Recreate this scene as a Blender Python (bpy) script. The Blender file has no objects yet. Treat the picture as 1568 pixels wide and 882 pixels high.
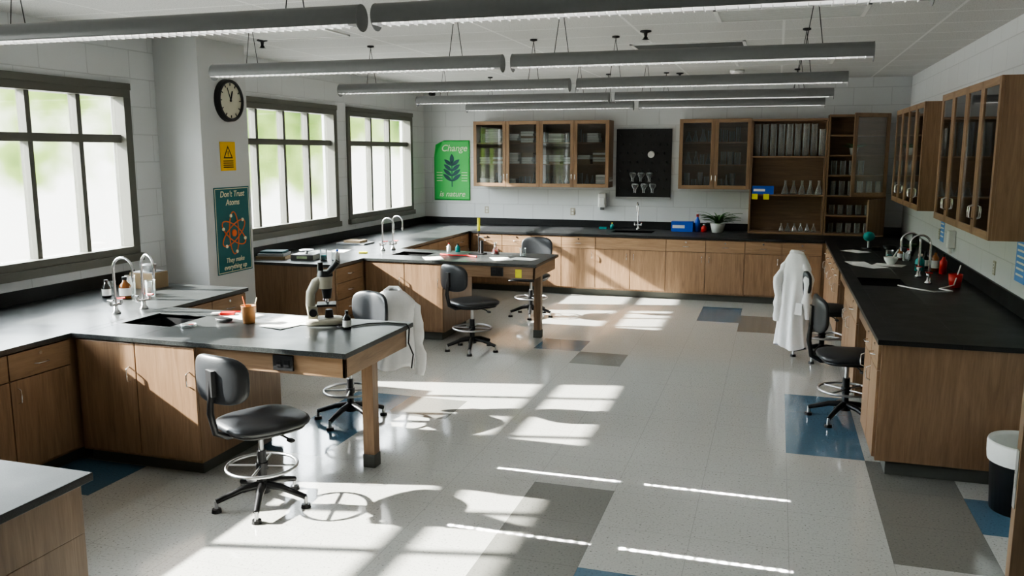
import bpy, math, random
from mathutils import Matrix, Vector
random.seed(7)
PI=math.pi
# ---------------------------------------------------------------- materials
def newmat(name):
    m=bpy.data.materials.new(name);m.use_nodes=True
    nt=m.node_tree;b=nt.nodes['Principled BSDF'];return m,nt,b
def plain(name,col,rough=.5,metal=0.,spec=.5,var=.06,scale=30,bump=0.,coat=0.,trans=0.,emis=0.):
    m,nt,b=newmat(name);N=nt.nodes;L=nt.links
    tc=N.new('ShaderNodeTexCoord');no=N.new('ShaderNodeTexNoise');no.inputs['Scale'].default_value=scale;no.inputs['Detail'].default_value=3
    L.new(tc.outputs['Object'],no.inputs['Vector'])
    mx=N.new('ShaderNodeMix');mx.data_type='RGBA'
    mx.inputs[6].default_value=(*[c*(1-var) for c in col],1);mx.inputs[7].default_value=(*[min(1,c*(1+var)) for c in col],1)
    L.new(no.outputs['Fac'],mx.inputs[0]);L.new(mx.outputs[2],b.inputs['Base Color'])
    b.inputs['Roughness'].default_value=rough;b.inputs['Metallic'].default_value=metal
    b.inputs['Specular IOR Level'].default_value=spec;b.inputs['Coat Weight'].default_value=coat
    if trans: b.inputs['Transmission Weight'].default_value=trans
    if emis:
        b.inputs['Emission Color'].default_value=(*col,1);b.inputs['Emission Strength'].default_value=emis
    if bump:
        bp=N.new('ShaderNodeBump');bp.inputs['Strength'].default_value=bump;bp.inputs['Distance'].default_value=.002
        L.new(no.outputs['Fac'],bp.inputs['Height']);L.new(bp.outputs[0],b.inputs['Normal'])
    return m
def wood(name,c1,c2,axis=2,rough=.42):
    m,nt,b=newmat(name);N=nt.nodes;L=nt.links
    tc=N.new('ShaderNodeTexCoord');mp=N.new('ShaderNodeMapping')
    s=[13,13,13];s[axis]=1.1;mp.inputs['Scale'].default_value=s
    L.new(tc.outputs['Object'],mp.inputs['Vector'])
    no=N.new('ShaderNodeTexNoise');no.inputs['Scale'].default_value=1.4;no.inputs['Detail'].default_value=8;no.inputs['Distortion'].default_value=1.2
    L.new(mp.outputs[0],no.inputs['Vector'])
    n2=N.new('ShaderNodeTexNoise');n2.inputs['Scale'].default_value=9;n2.inputs['Detail'].default_value=6
    L.new(mp.outputs[0],n2.inputs['Vector'])
    ma=N.new('ShaderNodeMath');ma.operation='MULTIPLY_ADD';ma.inputs[1].default_value=.35;L.new(n2.outputs['Fac'],ma.inputs[0]);L.new(no.outputs['Fac'],ma.inputs[2])
    r=N.new('ShaderNodeValToRGB');r.color_ramp.elements[0].position=.42;r.color_ramp.elements[0].color=(*c1,1)
    r.color_ramp.elements[1].position=.9;r.color_ramp.elements[1].color=(*c2,1)
    L.new(ma.outputs[0],r.inputs[0]);L.new(r.outputs[0],b.inputs['Base Color'])
    b.inputs['Roughness'].default_value=rough
    return m
M={}
M['woodV']=wood('oak_veneer_vertical',(.190,.113,.062),(.33,.208,.122),2)
M['woodX']=wood('oak_veneer_x',(.215,.13,.07),(.36,.232,.138),0)
M['woodY']=wood('oak_veneer_y',(.215,.13,.07),(.36,.232,.138),1)
M['woodIn']=wood('cabinet_inner_wood',(.17,.108,.065),(.26,.17,.105),0,.6)
M['kick']=plain('toe_kick_rubber',(.085,.09,.08),.6)
M['steel']=plain('chrome_steel',(.75,.75,.76),.18,1.)
M['steelB']=plain('brushed_steel',(.55,.56,.57),.35,1.)
M['black']=plain('black_plastic',(.012,.012,.013),.4)
M['peg']=plain('peg_black',(.03,.03,.032),.3)
M['vinyl']=plain('black_vinyl',(.020,.022,.025),.40,bump=.3,scale=200)
M['darkmet']=plain('dark_metal',(.03,.03,.032),.35,.6)
M['white']=plain('white_plastic',(.8,.8,.78),.4)
M['paper']=plain('paper_white',(.85,.85,.82),.8)
M['cloth']=plain('white_cotton',(.82,.82,.82),.9,bump=.4,scale=60)
M['frame']=plain('window_frame_paint',(.12,.12,.10),.45)
M['glaze']=plain('column_paint',(.60,.61,.61),.45,var=.02,scale=3)
M['fix']=plain('fixture_grey_paint',(.215,.22,.225),.38,.2)
M['louv']=plain('louver_white',(.85,.85,.85),.3)
M['lamp']=plain('lamp_diffuser',(1,.98,.94),.5,emis=8,var=0)
M['cream']=plain('clock_cream',(.62,.60,.48),.5)
M['green']=plain('poster_green',(.06,.52,.11),.55,var=.1,scale=4)
M['dkgreen']=plain('emblem_navy_green',(.01,.07,.08),.6)
M['ltgreen']=plain('poster_pale',(.65,.80,.55),.6)
M['teal']=plain('poster_teal',(.010,.125,.135),.5)
M['orange']=plain('poster_orange',(.80,.16,.035),.6)
M['cream2']=plain('poster_cream',(.85,.78,.55),.6)
M['yellow']=plain('yellow_plastic',(.85,.50,.01),.45)
M['yelnote']=plain('yellow_sticky',(.85,.8,.05),.7)
M['blue']=plain('blue_card',(.01,.09,.52),.5)
M['ltblue']=plain('light_blue_card',(.15,.35,.75),.6)
M['red']=plain('red_plastic',(.60,.02,.015),.4)
M['tealb']=plain('teal_plastic',(.0,.27,.26),.35)
M['amber']=plain('amber_glass',(.28,.09,.015),.15,coat=.5)
M['dkbottle']=plain('dark_bottle',(.02,.02,.018),.2)
M['beige']=plain('beige_enamel',(.44,.415,.33),.4)
M['ceram']=plain('white_ceramic',(.72,.74,.70),.25)
M['leaf']=plain('leaf_green',(.04,.15,.025),.5,var=.5,scale=12)
M['soil']=plain('soil',(.03,.02,.012),.9)
M['bag']=plain('bin_liner_white',(.75,.77,.74),.5,bump=.5,scale=20)
M['cup']=plain('kraft_cup',(.36,.17,.06),.6)
M['sinkm']=plain('sink_epoxy',(.02,.02,.021),.4)
M['book1']=plain('book_tan',(.3,.22,.13),.7);M['book2']=plain('book_grey',(.25,.26,.27),.7)
def epoxy(name,c1,c2,r0=.30,r1=.48,sp=.5):
    m,nt,b=newmat(name);N=nt.nodes;L=nt.links
    tc=N.new('ShaderNodeTexCoord');no=N.new('ShaderNodeTexNoise');no.inputs['Scale'].default_value=220;no.inputs['Detail'].default_value=2
    L.new(tc.outputs['Object'],no.inputs['Vector'])
    r=N.new('ShaderNodeValToRGB');r.color_ramp.elements[0].position=.45;r.color_ramp.elements[0].color=(*c1,1)
    r.color_ramp.elements[1].position=.72;r.color_ramp.elements[1].color=(*c2,1)
    L.new(no.outputs['Fac'],r.inputs[0]);L.new(r.outputs[0],b.inputs['Base Color'])
    n2=N.new('ShaderNodeTexNoise');n2.inputs['Scale'].default_value=5;n2.inputs['Detail'].default_value=5;L.new(tc.outputs['Object'],n2.inputs['Vector'])
    mr=N.new('ShaderNodeMapRange');mr.inputs['To Min'].default_value=r0;mr.inputs['To Max'].default_value=r1
    L.new(n2.outputs['Fac'],mr.inputs[0]);L.new(mr.outputs[0],b.inputs['Roughness']);b.inputs['Specular IOR Level'].default_value=sp
    return m
M['top']=epoxy('epoxy_benchtop_grey',(.030,.033,.033),(.088,.094,.092),.24,.38)
M['topk']=epoxy('epoxy_benchtop_black',(.009,.0095,.0105),(.024,.025,.026),.34,.5,.35)
def thin_glass(name,tint,refl=.9,dif=0.):
    m=bpy.data.materials.new(name);m.use_nodes=True;nt=m.node_tree;N=nt.nodes;L=nt.links;N.clear()
    o=N.new('ShaderNodeOutputMaterial');t=N.new('ShaderNodeBsdfTransparent');t.inputs[0].default_value=(*tint,1)
    g=N.new('ShaderNodeBsdfGlossy');g.inputs['Roughness'].default_value=.03
    fr=N.new('ShaderNodeFresnel');fr.inputs[0].default_value=1.5
    ma=N.new('ShaderNodeMath');ma.operation='MULTIPLY';ma.inputs[1].default_value=refl;L.new(fr.outputs[0],ma.inputs[0])
    mx=N.new('ShaderNodeMixShader');L.new(ma.outputs[0],mx.inputs[0]);L.new(t.outputs[0],mx.inputs[1]);L.new(g.outputs[0],mx.inputs[2]);out=mx
    if dif:
        d=N.new('ShaderNodeBsdfDiffuse');d.inputs[0].default_value=(.85,.9,.9,1);m2=N.new('ShaderNodeMixShader')
        lw=N.new('ShaderNodeLayerWeight');lw.inputs[0].default_value=.35;q=N.new('ShaderNodeMath');q.operation='MULTIPLY_ADD';q.inputs[1].default_value=.7;q.inputs[2].default_value=dif
        L.new(lw.outputs['Facing'],q.inputs[0]);L.new(q.outputs[0],m2.inputs[0]);L.new(mx.outputs[0],m2.inputs[1]);L.new(d.outputs[0],m2.inputs[2]);out=m2
    L.new(out.outputs[0],o.inputs[0])
    return m
M['glass']=thin_glass('door_glass',(.96,.97,.965),1.8)
M['wglass']=thin_glass('window_glass',(.97,.98,.97),.6)
M['lglass']=thin_glass('labware_glass',(.90,.93,.93),2.,.09)
def block(name,horiz):
    m,nt,b=newmat(name);N=nt.nodes;L=nt.links
    tc=N.new('ShaderNodeTexCoord');sp=N.new('ShaderNodeSeparateXYZ');cb=N.new('ShaderNodeCombineXYZ')
    L.new(tc.outputs['Object'],sp.inputs[0]);L.new(sp.outputs[horiz],cb.inputs[0]);L.new(sp.outputs[2],cb.inputs[1])
    br=N.new('ShaderNodeTexBrick');br.inputs['Scale'].default_value=1;br.inputs['Brick Width'].default_value=.5;br.inputs['Row Height'].default_value=.25
    br.inputs['Mortar Size'].default_value=.006;br.inputs['Mortar Smooth'].default_value=.6
    br.inputs['Color1'].default_value=(.66,.675,.68,1);br.inputs['Color2'].default_value=(.64,.655,.66,1);br.inputs['Mortar'].default_value=(.53,.54,.545,1)
    L.new(cb.outputs[0],br.inputs['Vector']);L.new(br.outputs['Color'],b.inputs['Base Color'])
    no=N.new('ShaderNodeTexNoise');no.inputs['Scale'].default_value=90;L.new(tc.outputs['Object'],no.inputs['Vector'])
    s=N.new('ShaderNodeMath');s.operation='MULTIPLY_ADD';s.inputs[1].default_value=-2.5;L.new(br.outputs['Fac'],s.inputs[0]);L.new(no.outputs['Fac'],s.inputs[2])
    bp=N.new('ShaderNodeBump');bp.inputs['Strength'].default_value=.35;bp.inputs['Distance'].default_value=.004;L.new(s.outputs[0],bp.inputs['Height']);L.new(bp.outputs[0],b.inputs['Normal'])
    b.inputs['Roughness'].default_value=.5
    return m
M['blockX']=block('painted_block_x',0);M['blockY']=block('painted_block_y',1)
M['plaster']=plain('painted_plaster',(.66,.67,.675),.55,var=.02,scale=4)
def floormat(name,base,fleck):
    m,nt,b=newmat(name);N=nt.nodes;L=nt.links
    tc=N.new('ShaderNodeTexCoord')
    vo=N.new('ShaderNodeTexNoise');vo.inputs['Scale'].default_value=75;vo.inputs['Detail'].default_value=2.5;vo.inputs['Roughness'].default_value=.6;L.new(tc.outputs['Object'],vo.inputs['Vector'])
    r=N.new('ShaderNodeValToRGB');e=r.color_ramp.elements;e[0].position=.30;e[0].color=(*fleck,1);e[1].position=.40;e[1].color=(*base,1)
    x=e.new(.72);x.color=(*[min(1,c*1.1) for c in base],1)
    L.new(vo.outputs['Fac'],r.inputs[0])
    mp=N.new('ShaderNodeMapping');mp.inputs['Location'].default_value=(-.155,-6.02,0);L.new(tc.outputs['Object'],mp.inputs[0])
    br=N.new('ShaderNodeTexBrick');br.offset=0;br.inputs['Scale'].default_value=1;br.inputs['Brick Width'].default_value=.515;br.inputs['Row Height'].default_value=.515;br.inputs['Mortar Size'].default_value=.0016
    L.new(mp.outputs[0],br.inputs['Vector'])
    mx=N.new('ShaderNodeMix');mx.data_type='RGBA';L.new(br.outputs['Fac'],mx.inputs[0]);L.new(r.outputs[0],mx.inputs[6]);mx.inputs[7].default_value=(*[c*.74 for c in base],1)
    L.new(mx.outputs[2],b.inputs['Base Color'])
    n2=N.new('ShaderNodeTexNoise');n2.inputs['Scale'].default_value=2.5;n2.inputs['Detail'].default_value=6;L.new(tc.outputs['Object'],n2.inputs['Vector'])
    mr=N.new('ShaderNodeMapRange');mr.inputs['To Min'].default_value=.05;mr.inputs['To Max'].default_value=.17
    L.new(n2.outputs['Fac'],mr.inputs[0]);L.new(mr.outputs[0],b.inputs['Roughness'])
    b.inputs['Coat Weight'].default_value=.3;b.inputs['Coat Roughness'].default_value=.06
    n3=N.new('ShaderNodeTexNoise');n3.inputs['Scale'].default_value=6;L.new(tc.outputs['Object'],n3.inputs['Vector'])
    bp=N.new('ShaderNodeBump');bp.inputs['Strength'].default_value=.05;bp.inputs['Distance'].default_value=.01;L.new(n3.outputs['Fac'],bp.inputs['Height']);L.new(bp.outputs[0],b.inputs['Normal'])
    return m
M['fl_w']=floormat('vinyl_tile_white',(.49,.49,.46),(.22,.22,.20))
M['fl_g']=floormat('vinyl_tile_grey',(.20,.20,.182),(.12,.12,.11))
M['fl_b']=floormat('vinyl_tile_blue',(.085,.165,.235),(.05,.09,.13))
def ceilmat():
    m,nt,b=newmat('acoustic_ceiling_tile');N=nt.nodes;L=nt.links
    tc=N.new('ShaderNodeTexCoord')
    br=N.new('ShaderNodeTexBrick');br.offset=0;br.inputs['Scale'].default_value=1;br.inputs['Brick Width'].default_value=1.22;br.inputs['Row Height'].default_value=.61;br.inputs['Mortar Size'].default_value=.012
    br.inputs['Color1'].default_value=(.60,.60,.59,1);br.inputs['Color2'].default_value=(.57,.57,.56,1);br.inputs['Mortar'].default_value=(.75,.75,.74,1)
    L.new(tc.outputs['Object'],br.inputs['Vector'])
    no=N.new('ShaderNodeTexNoise');no.inputs['Scale'].default_value=110;no.inputs['Detail'].default_value=2;L.new(tc.outputs['Object'],no.inputs['Vector'])
    r=N.new('ShaderNodeValToRGB');r.color_ramp.elements[0].position=.33;r.color_ramp.elements[0].color=(.6,.6,.6,1);r.color_ramp.elements[1].position=.45;r.color_ramp.elements[1].color=(1,1,1,1)
    L.new(no.outputs['Fac'],r.inputs[0])
    mx=N.new('ShaderNodeMix');mx.data_type='RGBA';mx.blend_type='MULTIPLY';mx.inputs[0].default_value=1;L.new(br.outputs['Color'],mx.inputs[6]);L.new(r.outputs[0],mx.inputs[7]);L.new(mx.outputs[2],b.inputs['Base Color'])
    b.inputs['Roughness'].default_value=.85
    return m
M['ceil']=ceilmat()
# ---------------------------------------------------------------- mesh builder
class MB:
    def __init__(s): s.v=[];s.f=[];s.m=[];s.s=[];s.mats=[];s.T=Matrix.Identity(4)
    def mi(s,k):
        if k not in s.mats: s.mats.append(k)
        return s.mats.index(k)
    def add(s,vs,fs,k,smooth=False):
        b=len(s.v);i=s.mi(k)
        s.v+= [tuple(s.T@Vector(p)) for p in vs]
        for f in fs: s.f.append(tuple(b+j for j in f));s.m.append(i);s.s.append(smooth)
    def box(s,x0,x1,y0,y1,z0,z1,k):
        vs=[(x0,y0,z0),(x1,y0,z0),(x1,y1,z0),(x0,y1,z0),(x0,y0,z1),(x1,y0,z1),(x1,y1,z1),(x0,y1,z1)]
        s.add(vs,[(0,3,2,1),(4,5,6,7),(0,1,5,4),(1,2,6,5),(2,3,7,6),(3,0,4,7)],k)
    def cyl(s,p0,p1,r0,k,r1=None,n=14,cap=True):
        if r1 is None:r1=r0
        p0=Vector(p0);p1=Vector(p1);d=(p1-p0).normalized()
        a=d.orthogonal().normalized();b=d.cross(a);vs=[]
        for p,r in((p0,r0),(p1,r1)):
            for i in range(n):
                t=2*PI*i/n;vs.append(tuple(p+a*(r*math.cos(t))+b*(r*math.sin(t))))
        s.add(vs,[(i,(i+1)%n,n+(i+1)%n,n+i) for i in range(n)],k,True)
        if cap: s.add(vs,[tuple(range(n))[::-1],tuple(range(n,2*n))],k)
    def tube(s,pts,r,k,n=8,closed=False):
        P=[Vector(p) for p in pts];m=len(P);vs=[];pa=None
        for i in range(m):
            if closed:d=(P[(i+1)%m]-P[i-1])
            else:d=(P[min(i+1,m-1)]-P[max(i-1,0)])
            d.normalize()
            if pa is None:a=d.orthogonal().normalized()
            else:
                a=pa-d*pa.dot(d)
                a=a.normalized() if a.length>1e-6 else d.orthogonal().normalized()
            pa=a;b=d.cross(a);rr=r[i] if isinstance(r,(list,tuple)) else r
            for j in range(n):
                t=2*PI*j/n;vs.append(tuple(P[i]+a*(rr*math.cos(t))+b*(rr*math.sin(t))))
        fs=[]
        for i in range(m if closed else m-1):
            q=(i+1)%m
            for j in range(n): fs.append((i*n+j,i*n+(j+1)%n,q*n+(j+1)%n,q*n+j))
        s.add(vs,fs,k,True)
        if not closed: s.add(vs,[tuple(range(n))[::-1],tuple(range((m-1)*n,m*n))],k)
    def ring(s,c,R,r,k,n=32,m=8):
        s.tube([(c[0]+R*math.cos(2*PI*i/n),c[1]+R*math.sin(2*PI*i/n),c[2]) for i in range(n)],r,k,m,True)
    def lathe(s,c,prof,k,n=20):
        vs=[];m=len(prof)
        for (r,z) in prof:
            for j in range(n):
                t=2*PI*j/n;vs.append((c[0]+r*math.cos(t),c[1]+r*math.sin(t),c[2]+z))
        s.add(vs,[(i*n+j,i*n+(j+1)%n,(i+1)*n+(j+1)%n,(i+1)*n+j) for i in range(m-1) for j in range(n)],k,True)
    def sell(s,c,R,k,e1=.5,e2=.5,nu=28,nv=14,bend=0.):
        def sp(w,e): return math.copysign(abs(w)**e,w)
        vs=[]
        for i in range(nv+1):
            ph=-PI/2+PI*i/nv
            for j in range(nu):
                t=2*PI*j/nu
                x=R[0]*sp(math.cos(ph),e1)*sp(math.cos(t),e2);y=R[1]*sp(math.cos(ph),e1)*sp(math.sin(t),e2);z=R[2]*sp(math.sin(ph),e1)
                x+=bend*y*y
                vs.append((c[0]+x,c[1]+y,c[2]+z))
        s.add(vs,[(i*nu+j,i*nu+(j+1)%nu,(i+1)*nu+(j+1)%nu,(i+1)*nu+j) for i in range(nv) for j in range(nu)],k,True)
    def surf(s,fn,nu,nv,k,closed=False):
        vs=[fn(i/nu,j/nv) for i in range(nu+1) for j in range(nv+1)]
        s.add(vs,[(i*(nv+1)+j,(i+1)*(nv+1)+j,(i+1)*(nv+1)+j+1,i*(nv+1)+j+1) for i in range(nu) for j in range(nv)],k,True)
    def obj(s,name,loc=(0,0,0),rz=0.,bevel=0.,parent=None,solid=0.,sub=0):
        me=bpy.data.meshes.new(name);me.from_pydata(s.v,[],s.f)
        for k in s.mats: me.materials.append(M[k])
        me.polygons.foreach_set('material_index',s.m);me.polygons.foreach_set('use_smooth',s.s);me.update()
        o=bpy.data.objects.new(name,me);bpy.context.collection.objects.link(o)
        o.location=loc;o.rotation_euler=(0,0,rz)
        if sub:
            q=o.modifiers.new('sub','SUBSURF');q.levels=sub;q.render_levels=sub
        if solid:
            q=o.modifiers.new('solid','SOLIDIFY');q.thickness=solid
        if bevel:
            q=o.modifiers.new('bev','BEVEL');q.width=bevel;q.segments=2;q.limit_method='ANGLE';q.angle_limit=math.radians(50)
        if parent: o.parent=parent
        return o
def TR(x,y,z=0,a=0): return Matrix.Translation((x,y,z))@Matrix.Rotation(math.radians(a),4,'Z')
def text(parent,body,size,loc,rot,k,name,shear=0.):
    c=bpy.data.curves.new(name,'FONT');c.body=body;c.size=size;c.align_x='CENTER';c.align_y='CENTER';c.extrude=.0008;c.shear=shear;c.offset=size*.008
    c.materials.append(M[k]);o=bpy.data.objects.new(name,c);bpy.context.collection.objects.link(o)
    o.location=loc;o.rotation_euler=rot;o.parent=parent;return o
# ---------------------------------------------------------------- dimensions
XL,XR,YB,ZC=-5.637,1.75,13.26,3.137
YN=-1.6
XLF,XRF,YBF=-4.41,.668,12.074
TZ=.91
# ---------------------------------------------------------------- room shell
def floor():
    col={}
    for i,j0,j1,c in((-3,-5,-3,'g'),(0,0,2,'b'),(1,-3,-1,'g'),(2,-2,-2,'b'),(-4,4,4,'g'),(-5,5,5,'b'),(-9,-4,-4,'b'),(-2,9,10,'b'),(-1,8,9,'g'),(-6,0,0,'g'),(-7,-2,0,'b'),(-2,-6,-5,'b'),(-10,-4,-4,'b')):
        for j in range(j0,j1+1): col[(i,j)]='fl_'+c
    mb=MB()
    def clampx(x): return max(XL-.2,min(XR+.2,x))
    def clampy(y): return max(YN-.2,min(YB+.2,y))
    for a in range(-13,4):
        for b in range(-17,16):
            x0,x1=clampx(.155+.515*a),clampx(.155+.515*(a+1));y0,y1=clampy(6.02+.515*b),clampy(6.02+.515*(b+1))
            if a==-13:x0=XL-.2
            if a==3:x1=XR+.2
            if b==-17:y0=YN-.2
            if b==15:y1=YB+.2
            if x1-x0<1e-4 or y1-y0<1e-4: continue
            mb.add([(x0,y0,0),(x1,y0,0),(x1,y1,0),(x0,y1,0)],[(0,1,2,3)],col.get((a,b),'fl_w'))
    mb.box(XL-.2,XR+.2,YN-.2,YB+.2,-.2,-.002,'plaster')
    mb.obj('floor')
floor()
mb=MB();mb.box(XL-.2,XR+.2,YN-.2,YB+.2,ZC,ZC+.2,'ceil');mb.obj('ceiling')
mb=MB();mb.box(XL-.2,XR+.2,YB,YB+.2,0,ZC,'blockX');mb.obj('wall_back')
mb=MB();mb.box(XL-.2,XR+.2,YN-.2,YN,0,ZC,'plaster');mb.obj('wall_front')
mb=MB();mb.box(XR,XR+.2,YN,YB,0,ZC,'blockY');mb.obj('wall_right')
WZ0,WZ1,WR=1.15,2.66,2.21
wins=[(1.78,4.10,[2.42,2.94,3.46]),(4.25,6.46,[4.87,5.39,5.91]),(7.98,10.26,[8.5,9.07,9.63]),(10.55,12.73,[11.38,12.0])]
mb=MB()
mb.box(XL-.2,XL,YN,YB,0,WZ0,'blockY');mb.box(XL-.2,XL,YN,YB,WZ1,ZC,'blockY')
ye=YN
for (a,b,_) in wins: mb.box(XL-.2,XL,ye,a,WZ0,WZ1,'blockY');ye=b
mb.box(XL-.2,XL,ye,YB,WZ0,WZ1,'blockY');mb.obj('wall_left')
for n,(a,b,ms) in enumerate(wins):
    mb=MB();x0,x1=XL-.12,XL+.025;w=.085
    mb.box(x0,x1,a,b,WZ0,WZ0+w,'frame');mb.box(x0,x1,a,b,WZ1-w,WZ1,'frame')
    mb.box(x0,x1,a,a+w,WZ0+w,WZ1-w,'frame');mb.box(x0,x1,b-w,b,WZ0+w,WZ1-w,'frame')
    mb.box(XL,XL+.05,a-.015,b+.015,WZ0-.05,WZ0+.02,'frame')
    mb.box(XL,XL+.035,a,b,WZ1-.02,WZ1+.04,'frame')
    for y in ms: mb.box(x0,x0+.085,y-.024,y+.024,WZ0+w,WZ1-w,'frame')
    mb.box(x0,x0+.09,a+w,b-w,WR-.035,WR+.035,'frame')
    mb.box(x0+.03,x0+.034,a+w,b-w,WZ0+w,WZ1-w,'wglass')
    mb.obj('window_%d'%(n+1),bevel=.003)
mb=MB();mb.box(XL,-5.15,6.82,7.56,0,ZC,'glaze');mb.obj('wall_column')
def vent(name,x,y,w,d,k='white'):
    mb=MB();z=ZC
    mb.box(-w/2,w/2,-d/2,-d/2+.03,-.012,0,'white');mb.box(-w/2,w/2,d/2-.03,d/2,-.012,0,'white')
    mb.box(-w/2,-w/2+.03,-d/2,d/2,-.012,0,'white');mb.box(w/2-.03,w/2,-d/2,d/2,-.012,0,'white')
    mb.box(-w/2+.03,w/2-.03,-d/2+.03,d/2-.03,-.003,0,'kick')
    n=int(d/.05)
    for i in range(n):
        yy=-d/2+.04+i*(d-.08)/n;mb.box(-w/2+.03,w/2-.03,yy,yy+.012,-.011,-.004,k)
    mb.obj(name,(x,y,z))
vent('ceiling_vent',-.89,8.85,1.1,.6,'fix');vent('ceiling_vent',.04,7.0,1.1,.6);vent('ceiling_vent',.02,10.7,1.1,.6);vent('ceiling_vent',-4.2,6.9,.9,.5)
for (x,y) in((-4.7,7.2),(-1.15,7.66),(-1.3,11.8)):
    mb=MB();mb.lathe((0,0,0),[(.0,0),(.05,0),(.05,-.012),(.018,-.02),(.012,-.05),(.02,-.06),(.02,-.07),(.035,-.075),(0,-.078)],'darkmet');mb.obj('fire_sprinkler',(x,y,ZC))
mb=MB();mb.lathe((0,0,0),[(0,0),(.09,0),(.09,-.03),(.07,-.05),(0,-.055)],'white');mb.obj('smoke_detector',(-.55,11.6,ZC))
mb=MB();mb.box(-.03,.03,-.03,.03,-.12,0,'black');mb.sell((0,-.03,-.15),(.05,.08,.05),'black',1,1);mb.obj('security_camera',(-5.2,12.6,ZC))
# ---------------------------------------------------------------- pendant lights
def fixture(x0,x1,y):
    mb=MB();z=2.71;R=.062;n=14;L=x1-x0
    vs=[]
    angs=[math.radians(-25+230*i/n) for i in range(n+1)]
    for x in(0,L):
        for a in angs: vs.append((x,R*math.cos(a),R*math.sin(a)))
    mb.add(vs,[(i,i+1,n+2+i,n+1+i) for i in range(n)],'fix',True)
    for x in(-.004,L): mb.cyl((x,0,0),(x+.004,0,0),R*1.02,'fix',n=20)
    r=R*math.cos(math.radians(-25));zb=R*math.sin(math.radians(-25))
    mb.box(0,L,-r,-r+.004,zb-.006,zb+.01,'fix');mb.box(0,L,r-.004,r,zb-.006,zb+.01,'fix')
    k=int(L/.045)
    for i in range(k): mb.box(i*L/k,i*L/k+.003,-r+.004,r-.004,zb-.012,zb+.02,'louv')
    mb.box(0,L,-.004,.004,zb-.012,zb+.02,'louv')
    mb.cyl((.05,0,.015),(L-.05,0,.015),.014,'lamp',n=10)
    for xx in(.35,L-.35):
        for dx in(-.05,.05): mb.cyl((xx+dx,0,R-.003),(xx,0,ZC-z-.02),.0028,'darkmet',n=5)
        mb.lathe((xx,0,ZC-z),[(0,0),(.035,0),(.035,-.015),(0,-.022)],'darkmet',12)
    mb.obj('linear_pendant_light',(x0,y,z))
for y in(3.72,5.87,7.92,9.88,11.65):
    fixture(-4.28,-1.89,y);fixture(-1.81,.54,y)
# ---------------------------------------------------------------- casework
def handle(mb,x,z,vert,y=-.02,h=.10):
    if vert: mb.tube([(x,y,z-h/2),(x,y-.028,z-h/2+.012),(x,y-.03,z),(x,y-.028,z+h/2-.012),(x,y,z+h/2)],.0048,'steel',6)
    else: mb.tube([(x-h/2,y,z),(x-h/2+.012,y-.028,z),(x,y-.03,z),(x+h/2-.012,y-.028,z),(x+h/2,y,z)],.0048,'steel',6)
def slab(mb,x0,x1,z0,z1,k='woodV'): mb.box(x0+.004,x1-.004,-.02,-.001,z0+.003,z1-.003,k)
def lock(mb,x,z): mb.cyl((x,-.02,z),(x,-.026,z),.011,'steel',n=12)
def module(mb,x0,x1,kind,hs=1):
    hx=(x1-.05) if hs>0 else (x0+.05)
    kx='woodX' if mb.hd==0 else 'woodY'
    if kind=='dd':
        slab(mb,x0,x1,.70,.87,kx);slab(mb,x0,x1,.12,.70)
        handle(mb,(x0+x1)/2,.775,False);lock(mb,(x0+x1)/2,.835);handle(mb,hx,.6,True)
    elif kind=='d':
        slab(mb,x0,x1,.12,.87);handle(mb,hx,.66,True)
    elif kind=='sink':
        slab(mb,x0,x1,.70,.87,kx);xm=(x0+x1)/2
        slab(mb,x0,xm,.12,.70);slab(mb,xm,x1,.12,.70);handle(mb,xm-.05,.6,True);handle(mb,xm+.05,.6,True)
    elif kind=='dr':
        for a,b in((.12,.32),(.32,.52),(.52,.70),(.70,.87)):
            slab(mb,x0,x1,a,b,kx);handle(mb,(x0+x1)/2,(a+b)/2,False)
def topslab(mb,x0,x1,y0,y1,holes=(),tk='top'):
    z0,z1=.878,TZ
    if not holes: mb.box(x0,x1,y0,y1,z0,z1,tk);return
    (a,b,c,d)=holes[0]
    mb.box(x0,a,y0,y1,z0,z1,tk);topslab(mb,b,x1,y0,y1,holes[1:],tk)
    mb.box(a,b,y0,c,z0,z1,tk);mb.box(a,b,d,y1,z0,z1,tk)
    t=.012;zb=TZ-.2
    mb.box(a-t,a,c-t,d+t,zb,z1-.006,'sinkm');mb.box(b,b+t,c-t,d+t,zb,z1-.006,'sinkm');mb.box(a,b,c-t,c,zb,z1-.006,'sinkm');mb.box(a,b,d,d+t,zb,z1-.006,'sinkm')
    mb.box(a,b,c,d,zb-t,zb,'sinkm')
    mb.lathe(((a+b)/2,(c+d)/2,zb),[(0,.004),(.035,.004),(.04,0)],'steelB',14)
# left counter A
mb=MB();mb.hd=1
topslab(mb,XL,XLF,.9,6.37);mb.box(XL,XL+.02,.9,6.37,TZ,1.02,'topk')
mb.box(XL,XLF-.03,.92,6.35,.1,.878,'woodV');mb.box(XL,XLF-.10,.96,6.31,0,.1,'kick')
mb.T=TR(XLF-.03,0,0,90)
for a,b in((2.45,2.93),(2.93,3.41),(3.41,3.89),(3.89,4.37)): module(mb,a,b,'dd',-1)
module(mb,5.41,5.87,'dr');module(mb,5.87,6.34,'dd')
mb.obj('lab_counter',bevel=.0025)
# left counter B
mb=MB();mb.hd=1
topslab(mb,XL,XLF,7.94,YB);mb.box(XL,XL+.02,7.94,YB,TZ,1.02,'topk');mb.box(XL+.02,XLF,YB-.02,YB,TZ,1.02,'topk')
mb.box(XL,XLF-.03,7.96,YB,.1,.878,'woodV');mb.box(XL,XLF-.10,8.0,YB,0,.1,'kick')
mb.T=TR(XLF-.03,0,0,90)
module(mb,7.97,8.56,'dr')
for i in range(4): module(mb,9.6+i*.61,9.6+(i+1)*.61,'dd')
mb.obj('lab_counter',bevel=.0025)
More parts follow.
